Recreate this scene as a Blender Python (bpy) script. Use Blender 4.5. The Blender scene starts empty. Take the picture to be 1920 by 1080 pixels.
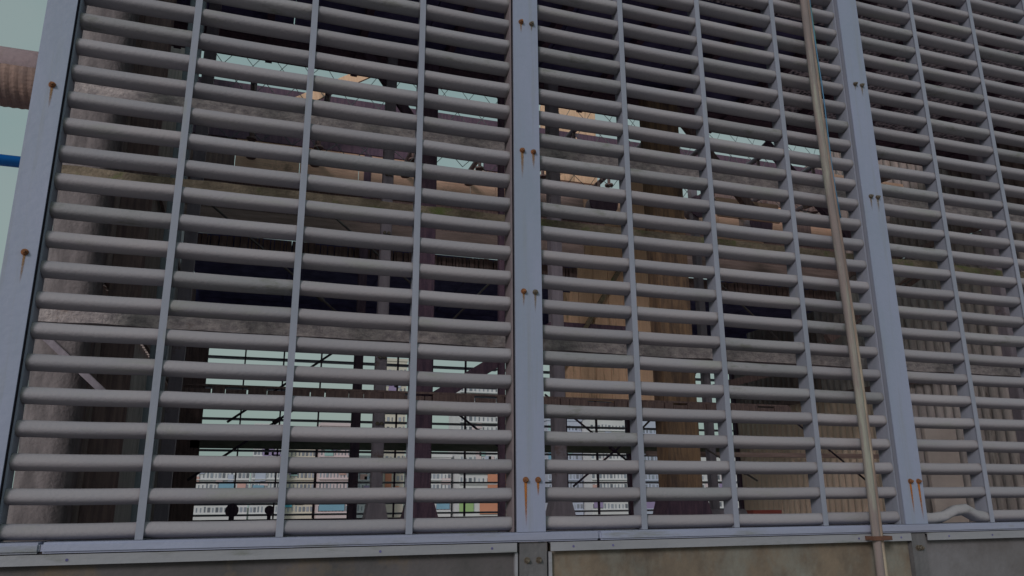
import bpy, bmesh, math, random
from mathutils import Vector, Matrix
random.seed(7)
S = bpy.context.scene
COL = S.collection
R = math.radians

# ---------------------------------------------------------------- camera
cam_d = bpy.data.cameras.new("camera")
cam = bpy.data.objects.new("camera", cam_d)
COL.objects.link(cam)
S.camera = cam
YAW, PIT, ROL = 0.3257, 0.2633, -0.0063
ca, sa, cb, sb = math.cos(YAW), math.sin(YAW), math.cos(PIT), math.sin(PIT)
fwd = Vector((sa*cb, ca*cb, sb)); rgt = Vector((ca, -sa, 0)); upv = rgt.cross(fwd)
r2 = rgt*math.cos(ROL) + upv*math.sin(ROL)
u2 = -rgt*math.sin(ROL) + upv*math.cos(ROL)
M = Matrix((r2, u2, -fwd)).transposed().to_4x4()
M.translation = Vector((1.1149, -4.0688, 0.0971))
cam.matrix_world = M
cam_d.sensor_width = 36
cam_d.lens = 1461.7/1920*36
cam_d.clip_start = 0.05
cam_d.clip_end = 5000

# ---------------------------------------------------------------- world, sun, exposure
SUN_EL, SUN_AZ = 23, 220        # azimuth measured clockwise from +Y, sun behind the camera
W = bpy.data.worlds.new("World"); S.world = W; W.use_nodes = True
nt = W.node_tree; nt.nodes.clear()
out = nt.nodes.new('ShaderNodeOutputWorld'); bg = nt.nodes.new('ShaderNodeBackground')
sky = nt.nodes.new('ShaderNodeTexSky'); sky.sky_type = 'NISHITA'; sky.sun_disc = False
sky.sun_elevation = R(SUN_EL); sky.sun_rotation = R(SUN_AZ); sky.dust_density = 4; sky.air_density = 1.5
mx = nt.nodes.new('ShaderNodeMixRGB'); mx.inputs[0].default_value = 0.86
wt = nt.nodes.new('ShaderNodeTexCoord'); wn = nt.nodes.new('ShaderNodeTexNoise'); wn.inputs['Scale'].default_value = 1.6; wn.inputs['Detail'].default_value = 5
wm = nt.nodes.new('ShaderNodeMapping'); wm.inputs['Scale'].default_value = (1, 1, 2.5); nt.links.new(wt.outputs['Generated'], wm.inputs[0]); nt.links.new(wm.outputs[0], wn.inputs['Vector'])
wr = nt.nodes.new('ShaderNodeValToRGB'); wr.color_ramp.elements[0].position = .38; wr.color_ramp.elements[1].position = .62
wr.color_ramp.elements[0].color = (2.1/4, 3.2/4, 3.1/4, 1); wr.color_ramp.elements[1].color = (2.75/4, 3.45/4, 3.35/4, 1)
ws = nt.nodes.new('ShaderNodeVectorMath'); ws.operation = 'SCALE'; ws.inputs['Scale'].default_value = 4.0
nt.links.new(wn.outputs[0], wr.inputs[0]); nt.links.new(wr.outputs[0], ws.inputs[0]); nt.links.new(ws.outputs[0], mx.inputs[2])
nt.links.new(sky.outputs[0], mx.inputs[1]); nt.links.new(mx.outputs[0], bg.inputs[0])
bg.inputs[1].default_value = 0.099
nt.links.new(bg.outputs[0], out.inputs[0])
sl = bpy.data.lights.new("sun", 'SUN'); sl.energy = 1.15; sl.angle = R(15); sl.color = (1, .94, .93)
so = bpy.data.objects.new("sun", sl); COL.objects.link(so)
az, el = R(SUN_AZ), R(SUN_EL)
sd = Vector((math.sin(az)*math.cos(el), math.cos(az)*math.cos(el), math.sin(el)))
so.rotation_euler = sd.to_track_quat('Z', 'Y').to_euler()
so.location = (0, -20, 30)
S.view_settings.view_transform = 'Standard'; S.view_settings.look = 'None'
S.view_settings.exposure = 0.0; S.view_settings.gamma = 1
S.render.engine = 'CYCLES'

# ---------------------------------------------------------------- materials
MATS = {}
def mat(name, c1, c2=None, scale=4, rough=.6, stretch=(1, 1, 1), bump=0.0, bscale=40, c3=None, s3=1.5, t3=(.55, .7),
        st3=(1, 1, 1), metal=0, rnd=0, det=6, spec=.35, ends=None):
    """weathered surface: two tones by noise, a third colour in patches, bump, slight change per object"""
    if name in MATS: return MATS[name]
    m = bpy.data.materials.new(name); m.use_nodes = True; n = m.node_tree.nodes; l = m.node_tree.links
    b = n['Principled BSDF']; b.inputs['Roughness'].default_value = rough; b.inputs['Metallic'].default_value = metal
    b.inputs['Specular IOR Level'].default_value = spec
    tc = n.new('ShaderNodeTexCoord'); info = n.new('ShaderNodeObjectInfo')
    mp = n.new('ShaderNodeMapping'); mp.inputs['Scale'].default_value = stretch
    addv = n.new('ShaderNodeVectorMath'); addv.operation = 'MULTIPLY_ADD'
    comb = n.new('ShaderNodeCombineXYZ')
    for i in range(3): l.new(info.outputs['Random'], comb.inputs[i])
    addv.inputs[1].default_value = (37, 53, 71)
    l.new(comb.outputs[0], addv.inputs[0]); l.new(tc.outputs['Object'], addv.inputs[2])
    l.new(addv.outputs[0], mp.inputs[0])
    ns = n.new('ShaderNodeTexNoise'); ns.inputs['Scale'].default_value = scale; ns.inputs['Detail'].default_value = det
    ns.inputs['Roughness'].default_value = .65
    l.new(mp.outputs[0], ns.inputs['Vector'])
    cr = n.new('ShaderNodeValToRGB'); cr.color_ramp.elements[0].position = .35; cr.color_ramp.elements[1].position = .66
    cr.color_ramp.elements[0].color = (*(c2 or c1), 1); cr.color_ramp.elements[1].color = (*c1, 1)
    l.new(ns.outputs[0], cr.inputs[0]); col = cr.outputs[0]
    if c3:
        mp3 = n.new('ShaderNodeMapping'); mp3.inputs['Scale'].default_value = st3; l.new(addv.outputs[0], mp3.inputs[0])
        n3 = n.new('ShaderNodeTexNoise'); n3.inputs['Scale'].default_value = s3; n3.inputs['Detail'].default_value = 8
        n3.inputs['Roughness'].default_value = .7
        l.new(mp3.outputs[0], n3.inputs['Vector'])
        r3 = n.new('ShaderNodeValToRGB'); r3.color_ramp.elements[0].position = t3[0]; r3.color_ramp.elements[1].position = t3[1]
        l.new(n3.outputs[0], r3.inputs[0])
        m3 = n.new('ShaderNodeMixRGB'); l.new(r3.outputs[0], m3.inputs[0]); l.new(col, m3.inputs[1]); m3.inputs[2].default_value = (*c3, 1)
        col = m3.outputs[0]
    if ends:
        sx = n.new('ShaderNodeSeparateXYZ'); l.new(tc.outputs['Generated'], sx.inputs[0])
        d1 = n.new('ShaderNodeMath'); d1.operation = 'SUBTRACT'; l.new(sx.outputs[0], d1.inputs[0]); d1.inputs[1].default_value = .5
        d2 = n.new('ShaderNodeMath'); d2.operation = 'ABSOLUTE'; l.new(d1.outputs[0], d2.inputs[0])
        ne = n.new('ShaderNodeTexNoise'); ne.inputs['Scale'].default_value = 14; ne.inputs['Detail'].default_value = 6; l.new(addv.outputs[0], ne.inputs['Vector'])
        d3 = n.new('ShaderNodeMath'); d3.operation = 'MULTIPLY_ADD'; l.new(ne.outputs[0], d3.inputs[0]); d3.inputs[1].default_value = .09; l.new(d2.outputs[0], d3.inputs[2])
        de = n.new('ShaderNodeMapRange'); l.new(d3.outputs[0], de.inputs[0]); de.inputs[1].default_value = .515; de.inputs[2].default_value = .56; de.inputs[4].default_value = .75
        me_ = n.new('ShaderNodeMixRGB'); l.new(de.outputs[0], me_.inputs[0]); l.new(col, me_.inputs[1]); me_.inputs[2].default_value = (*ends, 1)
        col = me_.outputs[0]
    if rnd:
        hs = n.new('ShaderNodeHueSaturation'); mr = n.new('ShaderNodeMapRange')
        mr.inputs[3].default_value = 1-rnd; mr.inputs[4].default_value = 1+rnd
        l.new(info.outputs['Random'], mr.inputs[0]); l.new(mr.outputs[0], hs.inputs['Value']); l.new(col, hs.inputs['Color'])
        col = hs.outputs[0]
    l.new(col, b.inputs['Base Color'])
    if bump:
        nb = n.new('ShaderNodeTexNoise'); nb.inputs['Scale'].default_value = bscale; nb.inputs['Detail'].default_value = 5
        l.new(addv.outputs[0], nb.inputs['Vector'])
        bp = n.new('ShaderNodeBump'); bp.inputs['Strength'].default_value = bump; bp.inputs['Distance'].default_value = .01
        l.new(nb.outputs[0], bp.inputs['Height']); l.new(bp.outputs[0], b.inputs['Normal'])
    MATS[name] = m
    return m

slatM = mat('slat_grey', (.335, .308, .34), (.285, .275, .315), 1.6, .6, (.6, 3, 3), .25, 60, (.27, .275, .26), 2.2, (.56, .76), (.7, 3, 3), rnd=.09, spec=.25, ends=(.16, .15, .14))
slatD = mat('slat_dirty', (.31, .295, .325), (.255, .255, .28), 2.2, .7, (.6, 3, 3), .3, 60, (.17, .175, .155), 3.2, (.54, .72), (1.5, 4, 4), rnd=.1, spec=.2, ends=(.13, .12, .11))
mullM = mat('mullion_grey', (.29, .305, .39), (.245, .265, .335), 3, .5, (3, 3, .6), .1, 50, (.27, .28, .27), 3, (.6, .75), (4, 4, .6))
postM = mat('post_blue_grey', (.30, .325, .465), (.26, .30, .405), 1.1, .5, (2, 2, .5), .2, 25, (.25, .27, .31), 2.2, (.53, .8), (7, 7, .3))
jambM = mat('jamb_brown_grey', (.24, .20, .22), (.18, .15, .17), 5, .7)
railM = mat('rail_blue_grey', (.33, .36, .50), (.28, .295, .40), 3, .5, (.4, 3, 3), .2, 40, (.22, .23, .24), 4, (.56, .7), (.4, 3, 3))
rail2M = mat('rail_angle_grey', (.32, .325, .37), (.26, .265, .30), 3, .55, (.4, 3, 3), .2, 40, (.17, .18, .17), 4, (.55, .7), (.5, 3, 3))
steelM = mat('weathered_bolt', (.22, .19, .16), (.12, .09, .07), 60, .5, metal=.5)
rustD = mat('dull_rust', (.17, .08, .055), (.09, .05, .04), 40, .9)
rustM = mat('rusty_bolt', (.30, .12, .05), (.13, .06, .03), 60, .8)
graniteM = mat('speckled_concrete', (.25, .22, .235), (.13, .115, .125), 16, .9, (1, 1, .3), .5, 60, (.27, .16, .13), 2.0, (.57, .68), (3, 3, .3))
beamM = mat('speckled_beam', (.52, .46, .47), (.25, .22, .24), 30, .9, (.6, 1, 1), .8, 70, (.22, .15, .12), 2, (.6, .72))
mossM = mat('mossy_beam', (.32, .26, .20), (.16, .13, .10), 16, .95, (.6, 1, 1), .8, 60, (.15, .18, .07), 3, (.5, .62))
brownM = mat('brown_timber', (.30, .21, .20), (.16, .11, .115), 6, .85, (6, 6, .5), .5, 40)
pinkM = mat('faded_timber', (.46, .33, .31), (.29, .21, .20), 5, .85, (.5, 5, 5), .4, 40)
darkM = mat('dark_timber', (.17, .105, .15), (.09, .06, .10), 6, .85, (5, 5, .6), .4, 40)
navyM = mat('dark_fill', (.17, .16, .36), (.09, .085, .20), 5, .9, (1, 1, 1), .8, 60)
greyM = mat('grey_steel_column', (.34, .30, .36), (.24, .21, .26), 5, .6, (4, 4, .5), .2, 40, (.16, .09, .07), 3, (.6, .72))
blueM = mat('bluish_steel', (.34, .39, .46), (.25, .29, .34), 5, .6, (4, 4, .5), .2)
orangeM = mat('orange_boards', (.90, .61, .43), (.74, .48, .33), 7, .8, (9, 9, .7), .3, 40, (.24, .16, .10), 1.8, (.56, .7), (3, 3, .5))
orangeD = mat('dull_orange_timber', (.42, .26, .16), (.24, .16, .12), 6, .85, (6, 6, .5), .4, 40, (.13, .09, .08), 2.2, (.45, .62), (3, 3, .5))
orangeH = mat('orange_rail_boards', (.88, .57, .43), (.68, .43, .33), 7, .8, (.6, 9, 9), .3, 40, (.22, .15, .12), 1.8, (.55, .68))
sheetY = mat('yellowed_sheet', (.95, .76, .63), (.78, .62, .52), 5, .75, (2, 4, .4), .2, 40, (.50, .33, .23), 3, (.62, .75), (1, 4, .5))
sheetG = mat('grey_sheet', (.62, .56, .56), (.45, .40, .41), 5, .8, (2, 4, .4), .2, 40, (.14, .12, .11), 3, (.55, .7), (1, 4, .5))
sheetB = mat('brown_sheet', (.36, .29, .28), (.22, .18, .18), 4, .85, (2, 4, .35), .3, 40, (.17, .12, .09), 3, (.58, .7), (1, 4, .5))
paleM = mat('pale_board', (.66, .57, .55), (.55, .47, .46), 3, .8)
conduitM = mat('beige_conduit', (.27, .215, .21), (.19, .165, .17), 5, .85, (5, 5, .5), .2, 40, (.30, .31, .27), 3, (.5, .65), (4, 4, .4))
conduit2M = mat('brown_conduit', (.27, .19, .165), (.19, .145, .135), 5, .7, (5, 5, .5), .2, 40, (.42, .36, .28), 3, (.5, .62), (4, 4, .3))
wireM = mat('blue_wire', (.05, .17, .32), rough=.4)
wireG = mat('green_wire', (.08, .22, .17), rough=.4)
ductM = mat('pinkish_duct', (.74, .55, .60), (.66, .50, .55), 3, .7, (1, 3, 3), .2, 30, (.55, .42, .43), 3, (.6, .75), (5, 1, 1))
ductR = mat('rust_brown_rib', (.36, .24, .21), (.24, .17, .16), 9, .85, (1, 1, 1), .5)
bpipeM = mat('blue_pipe_paint', (.01, .22, .78), (.01, .18, .66), 3, .4)
wallD = mat('grey_wall_panel', (.12, .11, .12), (.08, .078, .082), 3, .85, (1, 1, 1), .5, 30, (.17, .13, .09), 1.6, (.52, .68))
wallY = mat('stained_wall_panel', (.215, .17, .13), (.12, .10, .085), 3.5, .85, (1, 1, 1), .5, 30, (.22, .22, .20), 2.2, (.45, .65), (1, 1, .6))
wallB = mat('blue_grey_wall_panel', (.185, .18, .20), (.125, .115, .12), 3, .85, (1, 1, 1), .4, 30)
footM = mat('foot_grey', (.16, .155, .17), (.11, .11, .12), 5, .75, (3, 3, .8), .4, 40, (.20, .12, .08), 4, (.6, .7))
netM = mat('net_wire', (.10, .12, .13), rough=.6)
rodM = mat('tie_rod_steel', (.22, .19, .19), (.12, .1, .11), 8, .6)
rodD = mat('dark_tie_rod', (.05, .03, .06), (.03, .02, .04), 8, .6)
concreteM = mat('rooftop_concrete', (.36, .30, .31), (.29, .25, .26), 1.5, .95, (1, 1, 1), .5, 20)
basinM = mat('basin_floor', (.48, .39, .40), (.34, .28, .29), 3, .9, (1, 1, 1), .5, 20)
groundM = mat('city_ground', (.14, .15, .14), (.09, .11, .09), .02, .95)
fwhiteM = mat('far_slat', (.34, .34, .42), (.28, .28, .34), 3, .6)
greenM = mat('algae_beam', (.24, .24, .21), (.13, .15, .12), 5, .9, (.5, 2, 2), .4)

def speckle():
    m = bpy.data.materials.new('honeycomb_fill'); m.use_nodes = True; n = m.node_tree.nodes; l = m.node_tree.links
    b = n['Principled BSDF']; b.inputs['Roughness'].default_value = .7
    tc = n.new('ShaderNodeTexCoord'); v = n.new('ShaderNodeTexVoronoi'); v.inputs['Scale'].default_value = 22
    cr = n.new('ShaderNodeValToRGB'); e = cr.color_ramp.elements
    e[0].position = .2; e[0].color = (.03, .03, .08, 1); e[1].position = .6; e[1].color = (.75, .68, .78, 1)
    l.new(tc.outputs['Object'], v.inputs['Vector']); l.new(v.outputs['Distance'], cr.inputs[0]); l.new(cr.outputs[0], b.inputs['Base Color'])
    bp = n.new('ShaderNodeBump'); bp.inputs['Distance'].default_value = .03; l.new(v.outputs['Distance'], bp.inputs['Height']); l.new(bp.outputs[0], b.inputs['Normal'])
    return m
fillM = speckle()
def streakmat(name, c, k):
    m = bpy.data.materials.new(name); m.use_nodes = True; n = m.node_tree.nodes; l = m.node_tree.links
    b = n['Principled BSDF']; b.inputs['Base Color'].default_value = (*c, 1); b.inputs['Roughness'].default_value = .9
    b.inputs['Specular IOR Level'].default_value = .1
    tc = n.new('ShaderNodeTexCoord'); sx = n.new('ShaderNodeSeparateXYZ'); l.new(tc.outputs['Generated'], sx.inputs[0])
    # denser at the bolt, thin at the foot; soft at both sides
    a = n.new('ShaderNodeMath'); a.operation = 'SUBTRACT'; l.new(sx.outputs[0], a.inputs[0]); a.inputs[1].default_value = .5
    ab = n.new('ShaderNodeMath'); ab.operation = 'ABSOLUTE'; l.new(a.outputs[0], ab.inputs[0])
    mr = n.new('ShaderNodeMapRange'); l.new(ab.outputs[0], mr.inputs[0]); mr.inputs[1].default_value = .5; mr.inputs[2].default_value = .12
    pw = n.new('ShaderNodeMath'); pw.operation = 'POWER'; l.new(sx.outputs[2], pw.inputs[0]); pw.inputs[1].default_value = 1.2
    ns = n.new('ShaderNodeTexNoise'); ns.inputs['Scale'].default_value = 90; l.new(tc.outputs['Object'], ns.inputs['Vector'])
    m1 = n.new('ShaderNodeMath'); m1.operation = 'MULTIPLY'; l.new(mr.outputs[0], m1.inputs[0]); l.new(pw.outputs[0], m1.inputs[1])
    m2 = n.new('ShaderNodeMath'); m2.operation = 'MULTIPLY'; m2.use_clamp = True; l.new(m1.outputs[0], m2.inputs[0])
    m3 = n.new('ShaderNodeMath'); m3.operation = 'MULTIPLY'; l.new(ns.outputs[0], m3.inputs[0]); m3.inputs[1].default_value = k
    l.new(m3.outputs[0], m2.inputs[1]); l.new(m2.outputs[0], b.inputs['Alpha'])
    return m
streakO = streakmat('orange_rust_run', (.44, .17, .045), 2.4); streakP = streakmat('pale_rust_run', (.27, .20, .14), 1.3); streakF = streakmat('faint_rust_run', (.34, .20, .10), 1.5)

# ---------------------------------------------------------------- mesh helpers
class MB:
    def __init__(s): s.bm = bmesh.new()
    def box(s, x0, x1, y0, y1, z0, z1, rot=None, piv=None):
        vs = [s.bm.verts.new((x, y, z)) for x in (x0, x1) for y in (y0, y1) for z in (z0, z1)]
        for f in ((0, 1, 3, 2), (4, 6, 7, 5), (0, 4, 5, 1), (2, 3, 7, 6), (0, 2, 6, 4), (1, 5, 7, 3)):
            s.bm.faces.new([vs[i] for i in f])
        if rot is not None:
            bmesh.ops.rotate(s.bm, verts=vs, cent=piv or ((x0+x1)/2, (y0+y1)/2, (z0+z1)/2), matrix=rot)
        return s
    def bar(s, a, b, w, h):
        a, b = Vector(a), Vector(b); d = (b-a); L = d.length; q = d.to_track_quat('X', 'Z').to_matrix().to_4x4()
        q.translation = a
        vs = [s.bm.verts.new(q @ Vector((x, y, z))) for x in (0, L) for y in (-w/2, w/2) for z in (-h/2, h/2)]
        for f in ((0, 1, 3, 2), (4, 6, 7, 5), (0, 4, 5, 1), (2, 3, 7, 6), (0, 2, 6, 4), (1, 5, 7, 3)):
            s.bm.faces.new([vs[i] for i in f])
        return s
    def tube(s, pts, r, n=10, ry=None, cap=True):
        pts = [Vector(p) for p in pts]; rings = []; ry = ry or r
        for i, p in enumerate(pts):
            d = (pts[min(i+1, len(pts)-1)]-pts[max(i-1, 0)]).normalized()
            up = Vector((0, 0, 1)) if abs(d.z) < .9 else Vector((0, -1, 0))
            a = d.cross(up).normalized(); c = a.cross(d).normalized()
            rings.append([s.bm.verts.new(p + a*math.cos(t)*ry + c*math.sin(t)*r) for t in [2*math.pi*k/n for k in range(n)]])
        for A, B in zip(rings, rings[1:]):
            for k in range(n): s.bm.faces.new((A[k], A[(k+1) % n], B[(k+1) % n], B[k])).smooth = True
        if cap: s.bm.faces.new(rings[0][::-1]); s.bm.faces.new(rings[-1])
        return s
    def prism(s, poly, y0, y1):
        A = [s.bm.verts.new((x, y0, z)) for x, z in poly]; B = [s.bm.verts.new((x, y1, z)) for x, z in poly]
        s.bm.faces.new(A); s.bm.faces.new(B[::-1]); n = len(A)
        for k in range(n): s.bm.faces.new((A[(k+1) % n], A[k], B[k], B[(k+1) % n]))
        return s
    def build(s, name, m, parent=None, bevel=0, smooth=False, origin=None):
        if bevel: bmesh.ops.bevel(s.bm, geom=[e for e in s.bm.edges], offset=bevel, segments=2, affect='EDGES', clamp_overlap=True)
        bmesh.ops.recalc_face_normals(s.bm, faces=s.bm.faces)
        me = bpy.data.meshes.new(name)
        o = bpy.data.objects.new(name, me)
        if origin:
            bmesh.ops.translate(s.bm, verts=s.bm.verts, vec=-Vector(origin)); o.location = origin
        s.bm.to_mesh(me); s.bm.free(); me.materials.append(m)
        if smooth:
            for p in me.polygons: p.use_smooth = True
        COL.objects.link(o)
        if parent:
            o.parent = parent
            o.location = Vector(o.location) - world_loc(parent)
        return o
def world_loc(o):
    v = Vector(o.location)
    while o.parent: o = o.parent; v += Vector(o.location)
    return v
def tag(o, label=None, cat=None, group=None, kind=None):
    if cat and not kind: o['kind'] = 'thing'
    if label: o['label'] = label
    if cat: o['category'] = cat
    if group: o['group'] = group
    if kind: o['kind'] = kind
    return o
def empty(name, loc, label, cat, group=None):
    o = bpy.data.objects.new(name, None); COL.objects.link(o); o.location = loc
    o.empty_display_size = .1
    return tag(o, label, cat, group)
def copy_to(src, loc, parent=None):
    c = src.copy(); COL.objects.link(c); c.parent = parent
    c.location = Vector(loc) - (world_loc(parent) if parent else Vector((0, 0, 0)))
    return c

# ---------------------------------------------------------------- setting
MB().box(-60, 70, -40, -.12, -1.75, -1.55).build('rooftop', concreteM)['kind'] = 'structure'
MB().box(-2500, 2500, -300, 3500, -32, -31).build('ground', groundM)['kind'] = 'structure'
MB().box(-.05, 10.6, .14, 9.75, -.5, -.25).build('basin_floor', basinM)['kind'] = 'structure'
MB().box(-60, 70, .05, 14, -1.75, -1.56).build('rooftop_under_tower', concreteM)['kind'] = 'structure'

# ---------------------------------------------------------------- front louver screen
def bolt(x, z, parent, rusty, streak=0, y=-.056):
    m = MB()
    m.tube([(x, y+.001, z), (x, y-.003, z)], .0165, 14)
    m.tube([(x, y-.003, z), (x, y-.015, z)], .0125, 6)
    m.tube([(x, y-.015, z), (x, y-.024, z)], .007, 8)
    b = m.build('bolt', rustM if rusty else steelM, parent, origin=(x, y, z))
    if streak:
        s = MB(); w = .007+.004*random.random()
        # a run of rust: flat film a millimetre proud of the post, narrowing downwards
        y0 = y-.0005; streak *= random.uniform(.4, .95) if z > .5 else 1; lean = random.uniform(-.004, .004)
        pts = [(-w, 0), (-w*.8, -streak*.3), (-w*.5, -streak*.7), (-w*.3, -streak), (w*.3, -streak), (w*.5, -streak*.7), (w*.8, -streak*.3), (w, 0)]
        s.prism([(x+px+lean*pz/-.2, z-.004+pz) for px, pz in pts], y0, y0+.001)
        s.build('rust_streak', (streakO if z < .5 else streakF) if rusty else streakP, b)
    return b
TOP = 4.40
posts = [
    (-.012, .122, 'blue grey louver post at the left corner with one column of rusty bolts', [(.07, 2.09, 1, .26), (.07, 1.22, 1, .22), (.07, 2.96, 1, .2), (.07, .3, 1, .2)]),
    (2.49, 2.65, 'wide blue grey post in the middle of the louver screen with bolt pairs', [(2.54, 2.96, 1, .12), (2.61, 2.96, 0, .10), (2.54, 2.09, 1, .25), (2.61, 2.09, 1, .25), (2.54, 1.225, 1, .18), (2.61, 1.225, 0, .14), (2.54, .19, 1, .235), (2.61, .19, 1, .08)]),
    (5.045, 5.22, 'blue grey post beside the beige conduit with two orange rust runs near its foot', [(5.105, 2.98, 0, .12), (5.165, 2.98, 0, .14), (5.11, 2.11, 0, .16), (5.17, 2.11, 0, .14), (5.12, .185, 1, .2), (5.185, .185, 1, .24)]),
    (7.66, 7.82, 'blue grey post at the far right end of the louver screen', [(7.71, 2.1, 0, .1), (7.77, 2.1, 0, .1)]),
]
for x0, x1, lab, bolts in posts:
    t = empty('louver_post', ((x0+x1)/2, 0, -.07), lab, 'post', 'posts of the louver screen')
    MB().box(x0, x1, -.055, -.047, -.074, TOP).build('face_plate', postM, t)
    MB().box(x0+.012, x1-.012, -.046, .11, -.074, TOP).build('channel', mullM, t)
    for bx, bz, ru, st in bolts: bolt(bx, bz, t, ru, st)

PIT_ = .15
def slat_mesh(w, name='louver_slat'):
    """one louver blade: hollow oval section with a thin drip lip, closed ends"""
    m = MB(); n = 36; a, b = .0325, .045; N = max(4, int(w/.09)); tilt = R(-17)
    rings = []
    for i in range(N+1):
        x = w*i/N; sag = -.0022*math.sin(math.pi*i/N); ring = []
        for k in range(n):
            t = 2*math.pi*k/n; yy = b*math.copysign(abs(math.cos(t))**.62, math.cos(t)); zz = a*math.copysign(abs(math.sin(t))**.75, math.sin(t))
            y2 = yy*math.cos(tilt)-zz*math.sin(tilt); z2 = yy*math.sin(tilt)+zz*math.cos(tilt)
            ring.append(m.bm.verts.new((x, y2, z2+sag)))
        rings.append(ring)
    for A, B in zip(rings, rings[1:]):
        for k in range(n): m.bm.faces.new((A[k], A[(k+1) % n], B[(k+1) % n], B[k])).smooth = True
    for rg in (rings[0][::-1], rings[-1]): m.bm.faces.new([m.bm.verts.new(v.co) for v in rg])
    return m
def slat_z(r):      # r = 0 the lowest blade
    return r*PIT_ - .034 - max(0, r-8)*.0004
panels = [
    ([.122, .692, 1.302, 1.926, 2.49], 24, 'louver panel left of the middle post, its slats showing the dark tower inside'),
    ([2.65, 3.245, 3.839, 4.463, 5.045], 29, 'louver panel between the middle post and the post beside the beige conduit'),
    ([5.22, 5.784, 6.411, 7.049, 7.66], 29, 'louver panel right of the beige conduit with one buckled bottom slat'),
]
for pi, (xs, rows, lab) in enumerate(panels):
    t = empty('louver_screen', (xs[0], 0, -.07), lab, 'louver panel', 'louver panels of the screen')
    for i, x in enumerate(xs[1:-1]):
        MB().box(x-.017, x+.017, -.032, -.026, -.074, TOP).box(x-.004, x+.004, -.0255, .085, -.074, TOP).build('mullion', mullM, t)
    MB().box(xs[0]+.003, xs[0]+.012, -.02, .085, -.074, TOP).build('jamb', mullM, t)
    MB().box(xs[-1]-.014, xs[-1]-.003, -.02, .085, -.074, TOP).build('jamb', mullM if pi else jambM, t)
    extra = MB()
    for bi in range(4):
        x0, x1 = xs[bi]+(.013 if bi == 0 else .0055), xs[bi+1]-(.015 if bi == 3 else .0055)
        base = None
        for r in range(rows+(2 if pi == 0 else 0)):
            z = slat_z(r)
            if r >= 25:       # beyond a hundred blades of one panel
                mm = slat_mesh(x1-x0); bmesh.ops.translate(mm.bm, verts=mm.bm.verts, vec=(x0, .022, z))
                me = bpy.data.meshes.new('tmp'); mm.bm.to_mesh(me); mm.bm.free(); extra.bm.from_mesh(me); bpy.data.meshes.remove(me)
                continue
            dirty = (pi == 2 and r > 14 and random.random() < .45) or random.random() < .12
            if pi == 2 and bi == 0 and r == 0:      # the buckled blade
                mm = slat_mesh(x1-x0)
                for v in mm.bm.verts:
                    u = v.co.x/(x1-x0); g = math.exp(-((u-.6)/.2)**2)
                    v.co.z += .062*g - .012; v.co.y -= .012*g
                bmesh.ops.translate(mm.bm, verts=mm.bm.verts, vec=(x0, .022, z))
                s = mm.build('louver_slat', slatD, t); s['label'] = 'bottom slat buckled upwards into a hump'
                continue
            if base is None:
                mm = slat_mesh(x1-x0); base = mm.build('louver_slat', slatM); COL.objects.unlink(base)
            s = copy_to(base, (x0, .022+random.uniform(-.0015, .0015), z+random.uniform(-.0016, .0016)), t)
            s.rotation_euler = (random.uniform(-.09, .09), random.uniform(-.004, .004), random.uniform(-.003, .003))
            if dirty:
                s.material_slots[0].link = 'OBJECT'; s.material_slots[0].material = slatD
    if len(extra.bm.verts):
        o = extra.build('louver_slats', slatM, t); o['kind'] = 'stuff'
    else: extra.bm.free()

# sill rails, angle strips, feet and wall panels under the screen
def rail(x0, x1, lab):
    m = MB().box(x0, x1, -.075, .12, -.122, -.076)
    o = m.build('sill_rail', railM, bevel=.009); tag(o, lab, 'rail', 'sill rails under the louver screen')
rail(-3.5, .31, 'blue grey sill rail left of the joint near the left corner post')
rail(.313, 2.95, 'blue grey sill rail running under the left louver panel and the middle post')
rail(2.953, 7.9, 'blue grey sill rail running under the panels right of the middle post')
for x0, x1, lab, holes in [(-3.5, 2.485, 'grey angle strip with small holes, ending left of the middle post foot', [.05, .42, 1.78, 2.35, -.6]),
                     (2.672, 5.06, 'grey angle strip with small holes, between the two post feet', [2.80, 3.03, 4.66, 4.98]),
                     (5.19, 7.9, 'weathered angle strip right of the conduit bracket', [5.36, 5.72, 6.4])]:
    t = empty('angle_strip', (x0, -.06, -.15), lab, 'angle strip', 'angle strips below the sill rail')
    MB().box(x0, x1, -.067, -.061, -.171, -.1265).box(x0, x1, -.0605, -.01, -.1325, -.1265).build('strip', rail2M, t)
    for h in holes: MB().tube([(h, -.0675, -.15), (h, -.0690, -.15)], .0062, 10).build('hole_plug', navyM, t)
for x0, x1, lab in [(2.505, 2.655, 'grey channel foot below the middle post with two worn bolts'), (5.075, 5.185, 'grey channel foot below the post next to the conduit bracket')]:
    t = empty('post_foot', ((x0+x1)/2, 0, -1.55), lab, 'post foot', 'post feet under the sill rail')
    MB().box(x0, x1, -.05, -.043, -1.55, -.126).box(x0, x0+.007, -.0425, .06, -1.55, -.126).box(x1-.007, x1, -.0425, .06, -1.55, -.126).build('channel', footM, t)
    for bx in (x0+.04, x1-.045): bolt(bx, -.215, t, 0, 0, y=-.051)
for x0, x1, m, lab, gap in [(-3.5, 2.50, wallD, 'dark grey wall panel below the left louver panel', 1),
                       (2.69, 5.07, wallY, 'ochre stained wall panel between the two post feet', 1),
                       (5.19, 8.0, wallB, 'bluish grey wall panel right of the conduit', 1)]:
    t = empty('wall_panel', (x0, 0, -1.55), lab, 'wall panel', 'wall panels under the louver screen')
    MB().box(x0, x1, -.02, .03, -1.55, -.126).build('sheet', m, t)
    if x0 > 0: MB().box(x0-.022, x0-.004, -.045, .0, -1.55, -.175).build('edge_trim', rail2M, t)
    else: MB().box(x1-.018, x1-.004, -.045, -.021, -1.55, -.175).build('edge_trim', rail2M, t)

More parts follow.
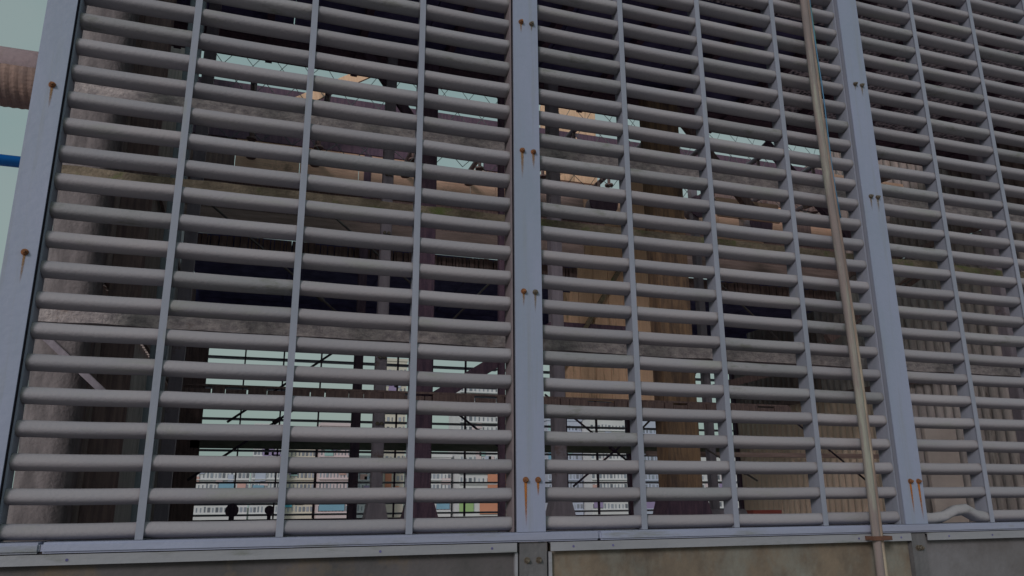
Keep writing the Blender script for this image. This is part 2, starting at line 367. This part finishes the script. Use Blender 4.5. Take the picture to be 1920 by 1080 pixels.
# conduit running up the screen
t = empty('conduit', (4.77, -.11, -1.55), 'beige and brown cable conduit running up in front of the louvers', 'conduit')
def cx(z): return 4.772-.018*(z+.1)+.012*math.sin(z*1.7)
zs = [-1.5+.2*i for i in range(31)]
MB().tube([(cx(z)-.014, -.105, z) for z in zs], .025, 14).build('pipe', conduitM, t)
MB().tube([(cx(z)+.028, -.095, z) for z in zs], .016, 12).build('thin_pipe', conduit2M, t)
MB().tube([(cx(z)+.052+.008*math.sin(z*5), -.10, z) for z in zs if z > 1.9], .0045, 6).build('wire', wireM, t)
MB().tube([(cx(z)+.055+.012*math.sin(z*4+1), -.085, z) for z in zs if z > 2.9], .0045, 6).build('wire', wireG, t)
MB().box(4.705, 4.845, -.138, -.132, -.160, -.136).box(4.705, 4.711, -.1315, -.069, -.160, -.136).box(4.839, 4.845, -.1315, -.069, -.160, -.136).build('bracket', rustD, t)

# ---------------------------------------------------------------- ducts at the left corner
t = empty('round_duct', (-.2, 1.15, 2.62), 'large pinkish duct with a rust brown ribbed underside, left of the corner post', 'duct')
MB().tube([(-6, 1.15, 2.70), (-.03, 1.15, 2.70)], .185, 36).build('shell', ductM, t)
m = MB(); arc = [R(d) for d in range(182, 360, 8)]; prev = None
for i in range(480):      # fine corrugation around the lower half
    x = -5.9+i*.01222; r = .188+.0022*math.sin(i*1.57)
    cur = [m.bm.verts.new((x, 1.15+math.cos(a)*r, 2.70+math.sin(a)*r)) for a in arc]
    if prev:
        for p, q, u, v in zip(prev, prev[1:], cur[1:], cur): m.bm.faces.new((p, q, u, v))
    prev = cur
m.build('lower_sleeve', ductR, t)
t2 = MB().tube([(-6, 1.15, 2.135), (-.03, 1.15, 2.135)], .036, 16).build('blue_pipe', bpipeM)
tag(t2, 'bright blue pipe left of the corner post below the round duct', 'pipe')

# ---------------------------------------------------------------- tower interior
# horizontal beams just behind the louvers
for z0, z1, m, lab in [(2.355, 2.46, beamM, 'upper speckled grey beam running just behind the louvers'),
                  (1.845, 1.915, mossM, 'thin mossy beam behind the louvers, second from the top'),
                  (1.02, 1.115, beamM, 'lower speckled grey beam crossing in front of the far openings')]:
    mm = MB(); n = 60; rr = random.Random(z0)
    xs_ = [-.05+10.4*i/n for i in range(n+1)]
    rings = []
    for x in xs_:
        j = rr.uniform(-.004, .004)
        rings.append([mm.bm.verts.new((x, y, z+j+rr.uniform(-.003, .003))) for y, z in ((.56, z0), (.64, z0), (.64, z1), (.56, z1))])
    for A, B in zip(rings, rings[1:]):
        for k in range(4): mm.bm.faces.new((A[k], A[(k+1) % 4], B[(k+1) % 4], B[k]))
    mm.bm.faces.new(rings[0]); mm.bm.faces.new(rings[-1][::-1])
    tag(mm.build('cross_beam', m), lab, 'beam', 'cross beams behind the louvers')
# clips lying on the upper beam edge
# columns
def column(x0, x1, y, z1, m, lab, grp=None, dep=None, shoe=None, z0=-.25, name='column', bolts=0):
    dep = dep or (x1-x0)
    t = empty(name, ((x0+x1)/2, y, z0), lab, 'column', grp)
    MB().box(x0, x1, y, y+dep, z0, z1).build('shaft', m, t, bevel=.006)
    if shoe:
        w = shoe
        MB().prism([(x0-w, z0), (x1+w, z0), (x1+w*.9, z0+.12), (x1+.008, z0+.38), (x0-.008, z0+.38), (x0-w*.9, z0+.12)], y-.03, y+dep+.03).build('shoe', darkM if m is not greyM else greyM, t)
    for b in range(bolts):
        for sx in (.3, .7):
            bx = x0+(x1-x0)*sx; bz = .75+b*.6
            MB().tube([(bx, y+.001, bz), (bx, y-.02, bz)], .016, 8).build('bolt', steelM, t)
    return t
G1 = 'columns inside the tower'
t = empty('concrete_column', (.12, .6, -.25), 'rough speckled concrete column with rust stains behind the left corner post', 'column', G1)
mm = MB(); rr = random.Random(3); N = 40; rings = []
for i in range(N+1):
    z = -.25+5.2*i/N
    ring = []
    for k in range(20):
        a = 2*math.pi*k/20; r = .15+rr.uniform(-.004, .004)+.004*math.sin(k*2.1)
        sx = math.copysign(abs(math.cos(a))**.6, math.cos(a)); sy = math.copysign(abs(math.sin(a))**.6, math.sin(a))
        ring.append(mm.bm.verts.new((.125+sx*(r-.012), .75+sy*r, z)))
    rings.append(ring)
for A, B in zip(rings, rings[1:]):
    for k in range(20): mm.bm.faces.new((A[k], A[(k+1) % 20], B[(k+1) % 20], B[k])).smooth = True
mm.bm.faces.new(rings[0][::-1]); mm.bm.faces.new(rings[-1])
mm.build('shaft', graniteM, t)
column(.27, .43, .95, 4.6, brownM, 'brown timber column right beside the speckled concrete column', G1)
column(.50, .60, 1.25, 4.6, blueM, 'slim bluish grey steel column between the left timber columns', G1)
column(.50, .60, 2.6, 4.6, greyM, 'slim grey column close to the left side wall', G1)
column(.38, .47, 4.0, 4.6, brownM, 'thin brown column near the left edge of the far opening', G1)
column(-.02, .44, 9.25, 3.6, brownM, 'brown timber column at the far left edge of the far opening', G1, dep=.1)
column(2.19, 2.29, 3.0, 4.6, greyM, 'grey steel column with paired bolts left of the thick dark column', G1, shoe=.07, bolts=5)
column(2.56, 2.72, 3.0, 4.6, darkM, 'thick dark timber column left of the middle post', G1, shoe=.10)
column(2.37, 2.48, 6.0, 5.2, darkM, 'thin dark red column behind the grey bolted column', G1)
column(3.37, 3.43, 3.0, 4.6, darkM, 'very thin dark column hugging the middle post from behind', G1)
column(3.93, 4.05, 3.0, 4.6, greyM, 'grey column just right of the middle post', G1, shoe=.09)
column(5.47, 5.75, 4.16, 4.0, orangeM, 'orange boarded column at the right edge of the orange board wall', G1, z0=1.18)
column(5.14, 5.52, 3.0, 4.6, orangeD, 'broad brown timber column with a dark left side, right of the orange wall', G1, dep=.22, shoe=.10)
column(6.9, 7.0, 5.0, 4.6, greyM, 'slim column in front of the yellowed corrugated sheets', G1)
column(8.6, 8.72, 3.4, 4.6, brownM, 'brown column seen right of the conduit', G1)
column(9.4, 9.52, 2.5, 4.6, greyM, 'grey column in front of the grey corrugated side wall', G1)

# orange timber board wall with a cut upper left corner
t = empty('board_wall', (4.9, 4.2, 1.16), 'orange board wall with a slanted upper left edge behind the louvers', 'board wall')
cut = [(4.55, 1.18), (4.55, 2.0)]
x = 4.55; i = 0
while x < 5.36:
    w = .098
    h = min(3.55, 2.45+(x-4.55)*1.75)
    if i == 3: h += .1
    MB().box(x+.002, x+w-.002, 4.2+.004*(i % 2), 4.235, 1.18, h).build('board', orangeM, t); x += w; i += 1
MB().bar((4.50, 4.17, 1.55), (5.36, 4.17, 2.9), .04, .05).build('brace', mossM, t)
MB().box(4.5, 5.4, 4.17, 4.198, 2.02, 2.08).build('rail', darkM, t)
t = empty('board_wall', (5.6, 4.4, 1.18), 'narrow orange boards between the board wall and its orange column', 'board wall')
for k in range(3): MB().box(5.26+k*.16, 5.458+k*.16, 4.45+.004*(k % 2), 4.48, 1.18, 3.0-(k % 2)*.3).build('board', orangeM, t)
MB().bar((5.3, 4.43, 3.0), (5.7, 4.43, 2.4), .04, .09).build('brace', darkM, t)

# dark lattice beam across the middle
t = empty('lattice_beam', (3, 3, .93), 'thin dark perforated beam crossing at mid height of the far opening', 'beam')
m = MB().box(.5, 6.6, 2.94, 2.97, 1.022, 1.04).box(.5, 6.6, 2.94, 2.97, .93, .945)
m.build('chord', brownM, t)
m = MB()
x = .5
while x < 6.55: m.box(x, x+(w_ := random.uniform(.06, .22)), 2.942, 2.968, .9455, 1.0215-random.choice((0, 0, .02))); x += w_+random.uniform(.004, .014)
m.build('webs', brownM, t)
t = MB().box(.3, 10.2, 9.25, 9.32, .885, 1.04).build('cross_beam', greenM); tag(t, 'greenish beam low on the far side of the tower', 'beam')

# tie rods
rods = [((.57, 5, .3), (1.62, 5, 1.08), rodD, 'thin dark rod rising to the right in the lower left opening'),
        ((.91, 5, .91), (2.3, 5, 1.96), rodD, 'thin dark rod rising right across the cyan trimmed building'),
        ((.49, 5, 3.41), (2.1, 5, 2.14), rodM, 'pale rod sloping down to the right over the black fill on the left'),
        ((1.91, 5, 3.39), (3.2, 5, 2.38), rodM, 'pale rod sloping down towards the grey bolted column'),
        ((2.9, 5, 1.5), (4.1, 5, .62), rodD, 'thin dark rod sloping down just left of the middle post'),
        ((4.6, 5, 1.34), (5.7, 5, .54), rodD, 'thin dark rod sloping down below the orange board wall'),
        ((4.95, 5, .23), (5.9, 5, .94), rodD, 'thin dark rod rising right between the pale towers'),
        ((5.85, 5, .88), (6.9, 5, 1.82), rodM, 'rod rising to the right behind the broad brown column'),
        ((6.4, 5, .95), (7.6, 5, .3), rodM, 'rod sloping down in front of the yellowed sheets'),
        ((8.6, 4, 2.3), (9.7, 4, 3.0), rodM, 'rod rising to the right over the grey side wall'),
        ((8.0, 5, 1.3), (9.4, 5, .3), rodD, 'dark rod sloping down between conduit and tall right post'),
        ((3.3, 5, 2.1), (4.1, 5, 2.95), rodM, 'pale rod rising towards the top of the middle post'),
        ((7.0, 5, 3.2), (8.2, 5, 2.2), rodM, 'pale rod sloping down left of the conduit over the dark fill')]
for a, b, m, lab in rods:
    t = empty('tie_rod', a, lab, 'tie rod', 'tie rods inside the tower')
    MB().tube([a, b], .013, 8).build('rod', m, t)
    mid = Vector(a).lerp(Vector(b), .82); d = (Vector(b)-Vector(a)).normalized()*.05
    MB().tube([mid-d, mid+d], .026, 8).build('turnbuckle', m, t)
# heavy braces
braces = [((2.74, 3.1, .99), (4.0, 3.1, 1.78), .12, darkM, 'heavy dark brace rising to the right left of the middle post'),
          ((7.2, 5.6, 1.55), (10.3, 5.6, 2.35), .10, brownM, 'heavy brown brace rising over the yellowed corrugated sheets'),
          ((8.3, 4.2, 2.1), (10.3, 4.2, 3.3), .12, brownM, 'brown brace rising over the right side wall'),
          ((8.0, 4.0, 3.9), (9.6, 4.0, 4.55), .14, pinkM, 'faded timber brace high on the right beneath the orange boards'),
          ((3.3, 3.2, 4.5), (4.1, 3.2, 3.6), .09, darkM, 'dark brace sloping down right behind the top of the middle post'),
          ((.05, .57, .95), (.44, .57, .60), .035, greyM, 'grey brace sloping down beside the speckled concrete column'),
          ((1.95, 3.1, 4.55), (2.56, 3.1, 3.7), .09, darkM, 'short dark knee brace on the grey bolted column'),
          ((7.3, 3.8, 4.6), (8.5, 3.8, 3.4), .12, darkM, 'dark brace crossing the pale gap left of the conduit'),
          ((5.6, 3.2, 4.5), (6.6, 3.2, 3.3), .11, brownM, 'brown brace sloping down right of the broad brown column')]
for a, b, w, m, lab in braces:
    tag(MB().bar(a, b, w*.7, w).build('brace', m, bevel=.004, origin=a), lab, 'brace', 'timber braces inside the tower')

# orange and faded timber band deeper inside (upper fan deck side)
t = empty('timber_band', (5, 6, 4.1), 'long weathered orange timber band high inside the tower', 'board wall')
rr = random.Random(11); x = .1; i = 0
while x < 10.2:
    w = rr.uniform(.35, .9)
    mt = [orangeH, orangeH, orangeH, pinkM, brownM][rr.randrange(5)]
    MB().box(x+.004, x+w-.004, 6+rr.uniform(0, .01), 6.03, 4.10+rr.uniform(0, .03), 4.70+rr.uniform(-.05, .08)).build('board', mt, t); x += w; i += 1
tag(MB().box(.1, 10.2, 5.9, 5.98, 5.27, 5.46).build('roof_beam', darkM), 'dark beam under the wire net, along the lower edge of the sky gap', 'beam')
tag(MB().box(.1, 10.3, 5.95, 6.04, 3.43, 3.69).build('deck_beam', pinkM), 'faded pinkish deck beam above the black fill', 'beam')
tag(MB().box(.1, 10.3, 6.05, 6.09, 3.68, 4.13).build('deck_beam', brownM), 'dim brown board strip under the orange timber band', 'beam')
for k, (xa, xb, z0, z1, m) in enumerate([(.1, 3.0-.02, 4.70, 5.26, darkM), (3.0, 3.3, 4.7, 5.26, brownM), (4.1, 4.45, 4.7, 5.26, darkM), (5.0, 5.9, 4.7, 5.9, orangeM), (6.3, 6.6, 4.7, 5.26, brownM), (6.75, 7.35, 4.7, 5.55, orangeM), (7.9, 9.9, 4.72, 5.26, brownM)]):
    tag(MB().box(xa, xb, 5.99, 6.05, z0, z1).build('boarding', m, bevel=.004),
        ['long dark board under the sky gap at the upper left', 'narrow brown board left of the thin dark column', 'dark board just left of the middle post top', 'orange board rising into the sky gap right of the middle post', 'narrow brown board between the two high orange boards', 'high orange board behind the third mullion right of the middle post', 'long brown board at the upper right behind the conduit'][k], 'board', 'boards below the sky gap')
for k, (xa, xb, z0, z1, y) in enumerate([(8.75, 10.2, 4.15, 4.62, 4.4), (6.9, 7.9, 3.75, 4.02, 4.4), (6.8, 7.6, 3.36, 3.5, 4.4)]):
    tt = empty('orange_boards', (xa, y, z0), ['patch of orange boards high on the right side between the last two posts', 'orange boards left of the conduit below the sky gap', 'lower strip of orange boards left of the conduit'][k], 'board', 'orange board patches')
    n = 3
    for j in range(n):
        MB().box(xa+(xb-xa)*j/n+.004, xa+(xb-xa)*(j+1)/n-.004, y, y+.03, z0, z1).build('board', orangeH, tt)
# diagonal orange planks seen through the sky gap
for k, (a, b) in enumerate([((1.3, 5.5, 5.0), (2.4, 5.2, 5.6)), ((4.7, 5.3, 4.6), (5.3, 5.3, 5.0)), ((4.85, 5.3, 4.45), (5.5, 5.3, 4.9))]):
    tag(MB().bar(a, b, .03, .16).build('plank', orangeM, origin=a), ['orange plank slanting across the sky gap at the upper left', 'slanting orange plank right of the middle post', 'lower slanting orange plank right of the middle post'][k], 'plank', 'slanting orange planks')
t = empty('header_pipe', (1, 5, 4.8), 'dark brown water pipe with flanges under the sky gap', 'pipe')
MB().tube([(.6, 5.2, 4.72), (10.2, 5.2, 4.72)], .11, 20).build('pipe', brownM, t)
for x in (1.9, 3.1, 4.3, 5.6, 7.2): MB().tube([(x, 5.2, 4.72), (x+.04, 5.2, 4.72)], .16, 16).build('flange', darkM, t)

for k, x in enumerate((.9, 1.7, 2.9, 3.8, 4.7, 5.7, 6.5, 7.4, 8.3, 9.2)):
    t = empty('spray_pipe', (x, 3.9, 4.5), 'branch pipe with spray cups hanging below the header pipe', 'pipe', 'branch spray pipes')
    MB().tube([(x, 3.85, 4.52), (x, 6.2, 4.52)], .035, 12).build('pipe', greyM, t)
    for j in range(4): MB().tube([(x, 4.1+j*.55, 4.50), (x, 4.1+j*.55, 4.36)], .022, 8).tube([(x, 4.1+j*.55, 4.365), (x, 4.1+j*.55, 4.34)], .06, 10).build('spray_cup', brownM, t)
purl = [(.2, 10.2, 5.0, 3.52, .06, brownM, 'brown purlin high behind the mossy beam'), (.2, 10.2, 4.6, 3.0, .05, darkM, 'thin dark purlin crossing over the black fill'),
        (4.2, 10.2, 5.4, 2.55, .08, pinkM, 'faded purlin on the right side above the yellowed sheets'), (.2, 10.2, 7.4, 2.2, .05, darkM, 'dark rail crossing the far opening near its top'),
        (5.6, 10.2, 4.8, 1.75, .07, brownM, 'brown purlin over the yellowed sheets'), (6.1, 10.2, 5.2, .62, .06, pinkM, 'faded low rail in front of the yellowed sheets')]
for xa, xb, y, z, h, m_, lab in purl:
    tag(MB().box(xa, xb, y, y+.06, z, z+h).build('purlin', m_), lab, 'purlin', 'purlins inside the tower')
for k, (x, y, z, r) in enumerate([(5.4, 4.9, 3.9, .16), (6.2, 5.0, 3.6, .12), (7.0, 5.1, 4.1, .13), (8.1, 5.2, 4.0, .15)]):
    t = empty('valve', (x, y, z), ['grey round valve high right of the orange wall', 'small grey valve over the broad timber column', 'valve under the sky gap left of the conduit', 'valve high behind the conduit'][k], 'valve', 'valves high inside the tower')
    MB().tube([(x, y-.12, z), (x, y+.12, z)], r, 16).build('body', greyM, t)
    MB().tube([(x, y-.14, z), (x, y-.121, z)], r*1.3, 16).build('flange', darkM, t)
    MB().tube([(x, y, z+r*.9), (x, y, z+r*2.2)], .02, 8).tube([(x, y-.09, z+r*2.2), (x, y+.09, z+r*2.2)], .012, 8).build('handle', brownM, t)
# wire net in the sky gap
m = MB(); z0n, z1n = 4.2, 6.3
def net_pt(u, v): return (.3+u*10, 5.0+.6*v+.05*math.sin(u*40), z0n+(z1n-z0n)*v-.12*math.sin(math.pi*v)+.06*math.sin(u*25))
for k in range(-4, 30):
    for s in (1, -1):
        pts = []
        for j in range(13):
            v = j/12; u = (k+s*v*4)/28
            if 0 <= u <= 1: pts.append(net_pt(u, v))
        if len(pts) > 1: m.tube(pts, .0045, 4, cap=False)
tag(m.build('wire_net', netM), 'sagging diamond wire net across the sky gap', 'net')

# ceiling deck and fill packs
def fill_pack(x0, x1, y0, y1, z0, z1, m, lab, grp):
    t = empty('fill_pack', (x0, y0, z0), lab, 'fill pack', grp)
    MB().box(x0+.006, x1-.006, y0+.006, y1-.006, z0, z1).build('block', m, t)
    return t
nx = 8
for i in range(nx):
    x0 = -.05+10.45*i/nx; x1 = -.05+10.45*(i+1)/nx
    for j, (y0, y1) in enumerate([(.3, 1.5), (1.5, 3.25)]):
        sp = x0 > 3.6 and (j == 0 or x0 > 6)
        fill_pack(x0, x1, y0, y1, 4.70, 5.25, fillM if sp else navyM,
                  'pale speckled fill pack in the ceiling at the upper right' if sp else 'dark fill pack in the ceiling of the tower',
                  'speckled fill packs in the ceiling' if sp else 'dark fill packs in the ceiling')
for i in range(12):
    x = .1+i*.9
    tag(MB().box(x, x+.07, .3, 3.78, 4.60, 4.698).build('joist', darkM), 'dark joist under the ceiling fill packs', 'joist', 'joists under the ceiling')
m = MB().box(-.05, 10.4, 3.34, 3.80, 4.63, 4.80)
x = -.05
while x < 10.4:
    g = .035 if .85 < x < 1.55 else .066
    m.box(x, x+g, 3.258, 3.339, 4.64, 4.79); x += .067
tag(m.build('edge_beam', darkM), 'dark toothed edge beam along the near side of the sky gap', 'beam')
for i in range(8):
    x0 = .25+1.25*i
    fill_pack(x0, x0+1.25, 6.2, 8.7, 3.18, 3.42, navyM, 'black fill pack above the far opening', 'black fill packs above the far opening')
m = MB(); x = .3
while x < 10.2:
    m.box(x, x+(w_ := random.uniform(.02, .09)), 6.12+random.uniform(0, .02), 6.19, 3.19, 3.40-random.uniform(0, .03)); x += w_+random.uniform(.006, .02)
tag(m.build('honeycomb_edge', brownM), 'reddish brown honeycomb edge of the fill above the far opening', 'fill edge')
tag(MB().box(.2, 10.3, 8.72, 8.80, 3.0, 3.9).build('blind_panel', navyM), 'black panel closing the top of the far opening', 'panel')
# closing panel over the louvers
tag(MB().box(-.05, 10.5, -.02, .03, TOP+.005, 5.3).build('fascia', rail2M), 'grey fascia above the louver screen', 'fascia')

# corrugated side walls
def corr(x, y0, y1, z0, z1, pitch, amp, face, th=.012):
    m = MB(); n = int((y1-y0)/pitch*12); zz = [z0, z1]
    prev = None
    for i in range(n+1):
        y = y0+(y1-y0)*i/n; a = 2*math.pi*y/pitch
        w = x+face*(amp-1.5*amp*abs(math.sin(a/2))**.7)
        cur = [m.bm.verts.new((w, y, z)) for z in zz]+[m.bm.verts.new((w+th*face, y, z)) for z in zz]
        if prev:
            m.bm.faces.new((prev[0], cur[0], cur[1], prev[1])); m.bm.faces.new((prev[2], prev[3], cur[3], cur[2]))
            m.bm.faces.new((prev[1], cur[1], cur[3], prev[3])); m.bm.faces.new((prev[0], prev[2], cur[2], cur[0]))
        else: m.bm.faces.new((cur[0], cur[1], cur[3], cur[2]))
        prev = cur
    m.bm.faces.new((prev[0], prev[2], prev[3], prev[1]))
    return m
t = empty('side_wall', (10.4, 5, -.25), 'corrugated side wall at the right end of the tower, yellowed towards the back', 'wall')
for k, (y0, y1, z0, z1, m) in enumerate([(.2, 3.1, -.25, 1.7, sheetG), (3.15, 5.1, -.25, 1.7, sheetG), (5.15, 6.9, -.25, 1.7, sheetY), (6.95, 9.5, -.25, 1.7, sheetY),
                            (.2, 3.1, 1.74, 3.6, sheetG), (3.15, 5.1, 1.74, 3.6, sheetG), (5.15, 6.9, 1.74, 3.6, sheetG), (6.95, 9.5, 1.74, 3.6, sheetB),
                            (.2, 5.1, 3.64, 4.6, sheetB), (5.15, 9.5, 3.64, 5.2, sheetB)]):
    corr(10.4+.014*(k % 2), y0-.12, y1, z0, z1+(.7 if z1 > 4 else 0), .15, .036, 1).build('sheet', m, t)
for z in (1.72, 3.62): MB().box(10.33, 10.365, .2, 9.5, z-.04, z+.04).build('girt', brownM, t)
t = empty('side_wall', (0, 5, -.25), 'dim brown corrugated side wall at the left end of the tower', 'wall')
for k, (y0, y1, z0, z1, m) in enumerate([(1.0, 3.1, -.25, 1.7, sheetB), (3.15, 6.1, -.25, 1.7, sheetG), (6.15, 9.5, -.25, 1.7, sheetB),
                            (1.0, 3.1, 1.74, 5.2, sheetB), (3.15, 6.1, 1.74, 5.9, sheetB), (6.15, 9.5, 1.74, 5.9, sheetG)]):
    corr(-.02-.014*(k % 2), y0-.12, y1, z0, z1, .15, .036, -1).build('sheet', m, t)
for z in (1.72, 3.3): MB().box(.015, .05, 1.0, 9.5, z-.04, z+.04).build('girt', brownM, t)
# pale flat board leaning in the lower right
tag(MB().box(9.0, 9.5, 3.5, 3.55, -.25, .92).build('flat_board', paleM, bevel=.006), 'pale flat board standing low behind the last tall post', 'board')

# ---------------------------------------------------------------- far louver screen
fx = [.35, 2.9, 5.45, 8.0, 10.4]
for k, x in enumerate(fx):
    tag(MB().box(x-.04, x+.04, 9.42, 9.52, -.22, 3.4).build('far_post', darkM),
        ['far post at the left edge of the far opening', 'far post right of the low tower with white panels', 'far post just left of the middle louver post', 'far post behind the broad brown column', 'far post at the right end of the far screen'][k], 'post', 'posts of the far screen')
for k in range(4):
    xa, xb = fx[k]+.042, fx[k+1]-.042
    t = empty('far_louver_screen', (xa, 9.5, -.2), ['far louver panel at the left, before white low buildings', 'far louver panel behind the dark columns', 'far louver panel right of the middle post', 'far louver panel behind the yellowed sheets'][k], 'louver panel', 'louver panels of the far screen')
    for j in (1, 2, 3):
        x = xa+(xb-xa)*j/4; MB().box(x-.012, x+.012, 9.44, 9.50, -.2, 3.38).build('mullion', darkM, t)
    base = MB().box(0, xb-xa, -.03, .13, -.015, .015)
    b0 = base.build('slat', fwhiteM, bevel=.004); COL.objects.unlink(b0)
    for r in range(21):
        copy_to(b0, (xa, 9.505, -.14+r*.168), t)
tag(MB().box(.2, 10.5, 9.4, 9.56, -.25, -.205).build('far_sill', darkM), 'dark sill of the far screen', 'sill')

for z, lab in ((2.62, 'dark rail high across the far opening'), (1.62, 'dark rail across the middle of the far opening')):
    tag(MB().box(.44, 10.2, 9.33, 9.40, z, z+.09).build('rail', darkM), lab, 'rail', 'rails across the far opening')
# small fittings on the basin rim
for k, (x, y, s) in enumerate([(1.0, 9.1, .10), (1.55, 9.1, .07)]):
    t = empty('valve', (x, y, -.25), ['round dark valve low in the lower left opening', 'smaller dark valve right of the round one'][k], 'valve', 'valves on the basin rim')
    MB().tube([(x, y, -.25), (x, y, -.1)], s*.4, 10).build('stem', darkM, t)
    MB().tube([(x, y-.06, -.06), (x, y+.06, -.06)], s, 14).build('body', darkM, t)
t = empty('pump', (6.6, 4.2, -.25), 'small grey pump with red band on the basin floor', 'pump')
MB().tube([(6.3, 4.2, -.12), (6.8, 4.2, -.12)], .08, 14).build('body', greyM, t)
MB().box(6.9, 7.3, 4.15, 4.3, -.12, -.06).build('band', mat('red_paint', (.32, .08, .07)), t)
MB().box(6.35, 7.2, 4.12, 4.28, -.25, -.205).build('base', darkM, t)

# ---------------------------------------------------------------- city beyond
winM = mat('window_glass_dark', (.27, .28, .34), (.20, .23, .28), .3, .3, rnd=.45)
def facade(name, c): return mat('facade_'+name, c, tuple(v*.85 for v in c), .08, .9)
fW = facade('white', (.66, .66, .70)); fP = facade('pinkish', (.68, .56, .60)); fL = facade('lavender', (.48, .52, .66)); fY = facade('cream', (.64, .60, .54))
fR = facade('pale_red', (.58, .36, .34)); fT = facade('pale_teal', (.36, .54, .55)); cC = facade('cyan', (.10, .42, .56)); cO = facade('orange', (.62, .27, .18)); cB = facade('blue', (.22, .40, .55)); cG = facade('green', (.36, .52, .24)); cV = facade('violet', (.33, .26, .45))
def building(x0, x1, y, ztop, m, lab, accents=(), cols=8, rows=10, wz=None, dep=14):
    t = empty('apartment_building', ((x0+x1)/2, y, -31), lab, 'building', 'buildings beyond the tower')
    MB().box(x0, x1, y, y+dep, -31, ztop).build('walls', m, t)
    # parapet and stair head
    MB().box(x0-.3, x1+.3, y-.3, y+dep+.3, ztop+.01, ztop+.9).build('parapet', m, t)
    lo = wz if wz is not None else -4
    dx = (x1-x0)/cols; rows = min(rows, int((ztop-lo)/3.1)); 
    while cols*rows > 96: cols -= 1; dx = (x1-x0)/cols
    rr = random.Random(x0)
    wins = {}
    for i in range(cols):
        kind = rr.choice([(.22, 1.5), (.4, 1.3), (.16, 1.2)])
        if kind not in wins:
            b = MB().box(-dx*kind[0]/2*1.6, dx*kind[0]/2*1.6, -.12, .1, 0, kind[1]).build('window', winM); COL.objects.unlink(b); wins[kind] = b
        for j in range(rows):
            copy_to(wins[kind], (x0+dx*(i+.5), y, lo+.8+j*3.1), t)
    for (a, b, za, zb, am) in accents:
        MB().box(a, b, y-.45, y-.15, za, zb).build('coloured_panel', am, t)
    for q in range(7):
        a_ = rr.uniform(x0, x1-3); zz = rr.uniform(lo+2, ztop-3)
        MB().box(a_, a_+rr.uniform(1.2, 3), y-.30, y-.14, zz, zz+rr.choice((1.2, 1.8, 2.6))).build('coloured_panel', rr.choice((fR, fT, fL, fP, cV)), t)
    m2 = MB()
    for j in range(rows): m2.box(x0, x1, y-.6, y-.02, lo+.2+j*3.1, lo+.42+j*3.1)
    m2.build('balcony_slabs', m, t)
building(-14, 3, 236, 11.2, fW, 'long white low building at the far left, cut by rods', [(-5, -1, 2, 5, cB)], 16)
building(3.5, 12, 230, 20.0, fW, 'white building with a cyan corner left of the second mullion', [(8.2, 11.9, 16.5, 20, cC), (4, 7, 1, 4, cB)], 9)
building(12.5, 21, 234, 19.5, fY, 'cream building between two white ones', [(12.6, 15, -2, 2, cC)], 8)
building(21.5, 31, 228, 20.5, fP, 'pinkish building with a cyan band near the second grey mullion', [(21.6, 27, 13.8, 17.2, cC), (22, 29, -3, .5, cB)], 10)
building(33, 41.5, 240, 12, fW, 'white low building between two dark columns', [(36, 37.5, 0, 4, cV)], 8)
building(42.5, 50, 250, 44, fY, 'tall slim cream tower left of the third mullion', [(44, 46, 3, 8, cO), (47, 48.5, 0, 4, cO)], 6, 14, 5)
building(50.5, 62.5, 238, 12.5, fW, 'white low building behind the thick dark column', [(52, 55, 1, 5, cO), (58, 62, -3, 1, cB)], 10)
building(63.5, 76, 232, 35, fW, 'tall white tower just left of the middle post', [(63.6, 68, -4, -.5, cG), (70, 75.9, -4.5, -.2, cO), (72.5, 75.9, 3, 9, cO)], 9, 10, 4)
building(77, 92, 240, 27, fY, 'cream tower block directly behind the middle post', [(80, 85, 4, 9, cO)], 10)
building(94, 106, 236, 24.5, fL, 'lavender tower block right of the middle post', [(94.2, 100, 12, 15, cB)], 10, 9)
building(106.5, 119, 230, 25, fW, 'white tower block right of the lavender one', [(107, 110, -3, 0, cV)], 10, 9)
building(122, 136, 240, 30, fL, 'bluish tower block left of the broad brown column', [(122.5, 128, 19, 24, cB), (123, 135, -4, -1, cV)], 10, 9)
building(140, 175, 245, 14, fW, 'long white building seen left of the yellowed sheets', [(150, 155, 2, 6, cB)], 16, 6)
building(-48, -16, 250, 9, fP, 'pinkish building at the left end of the city row', [], 14, 4)
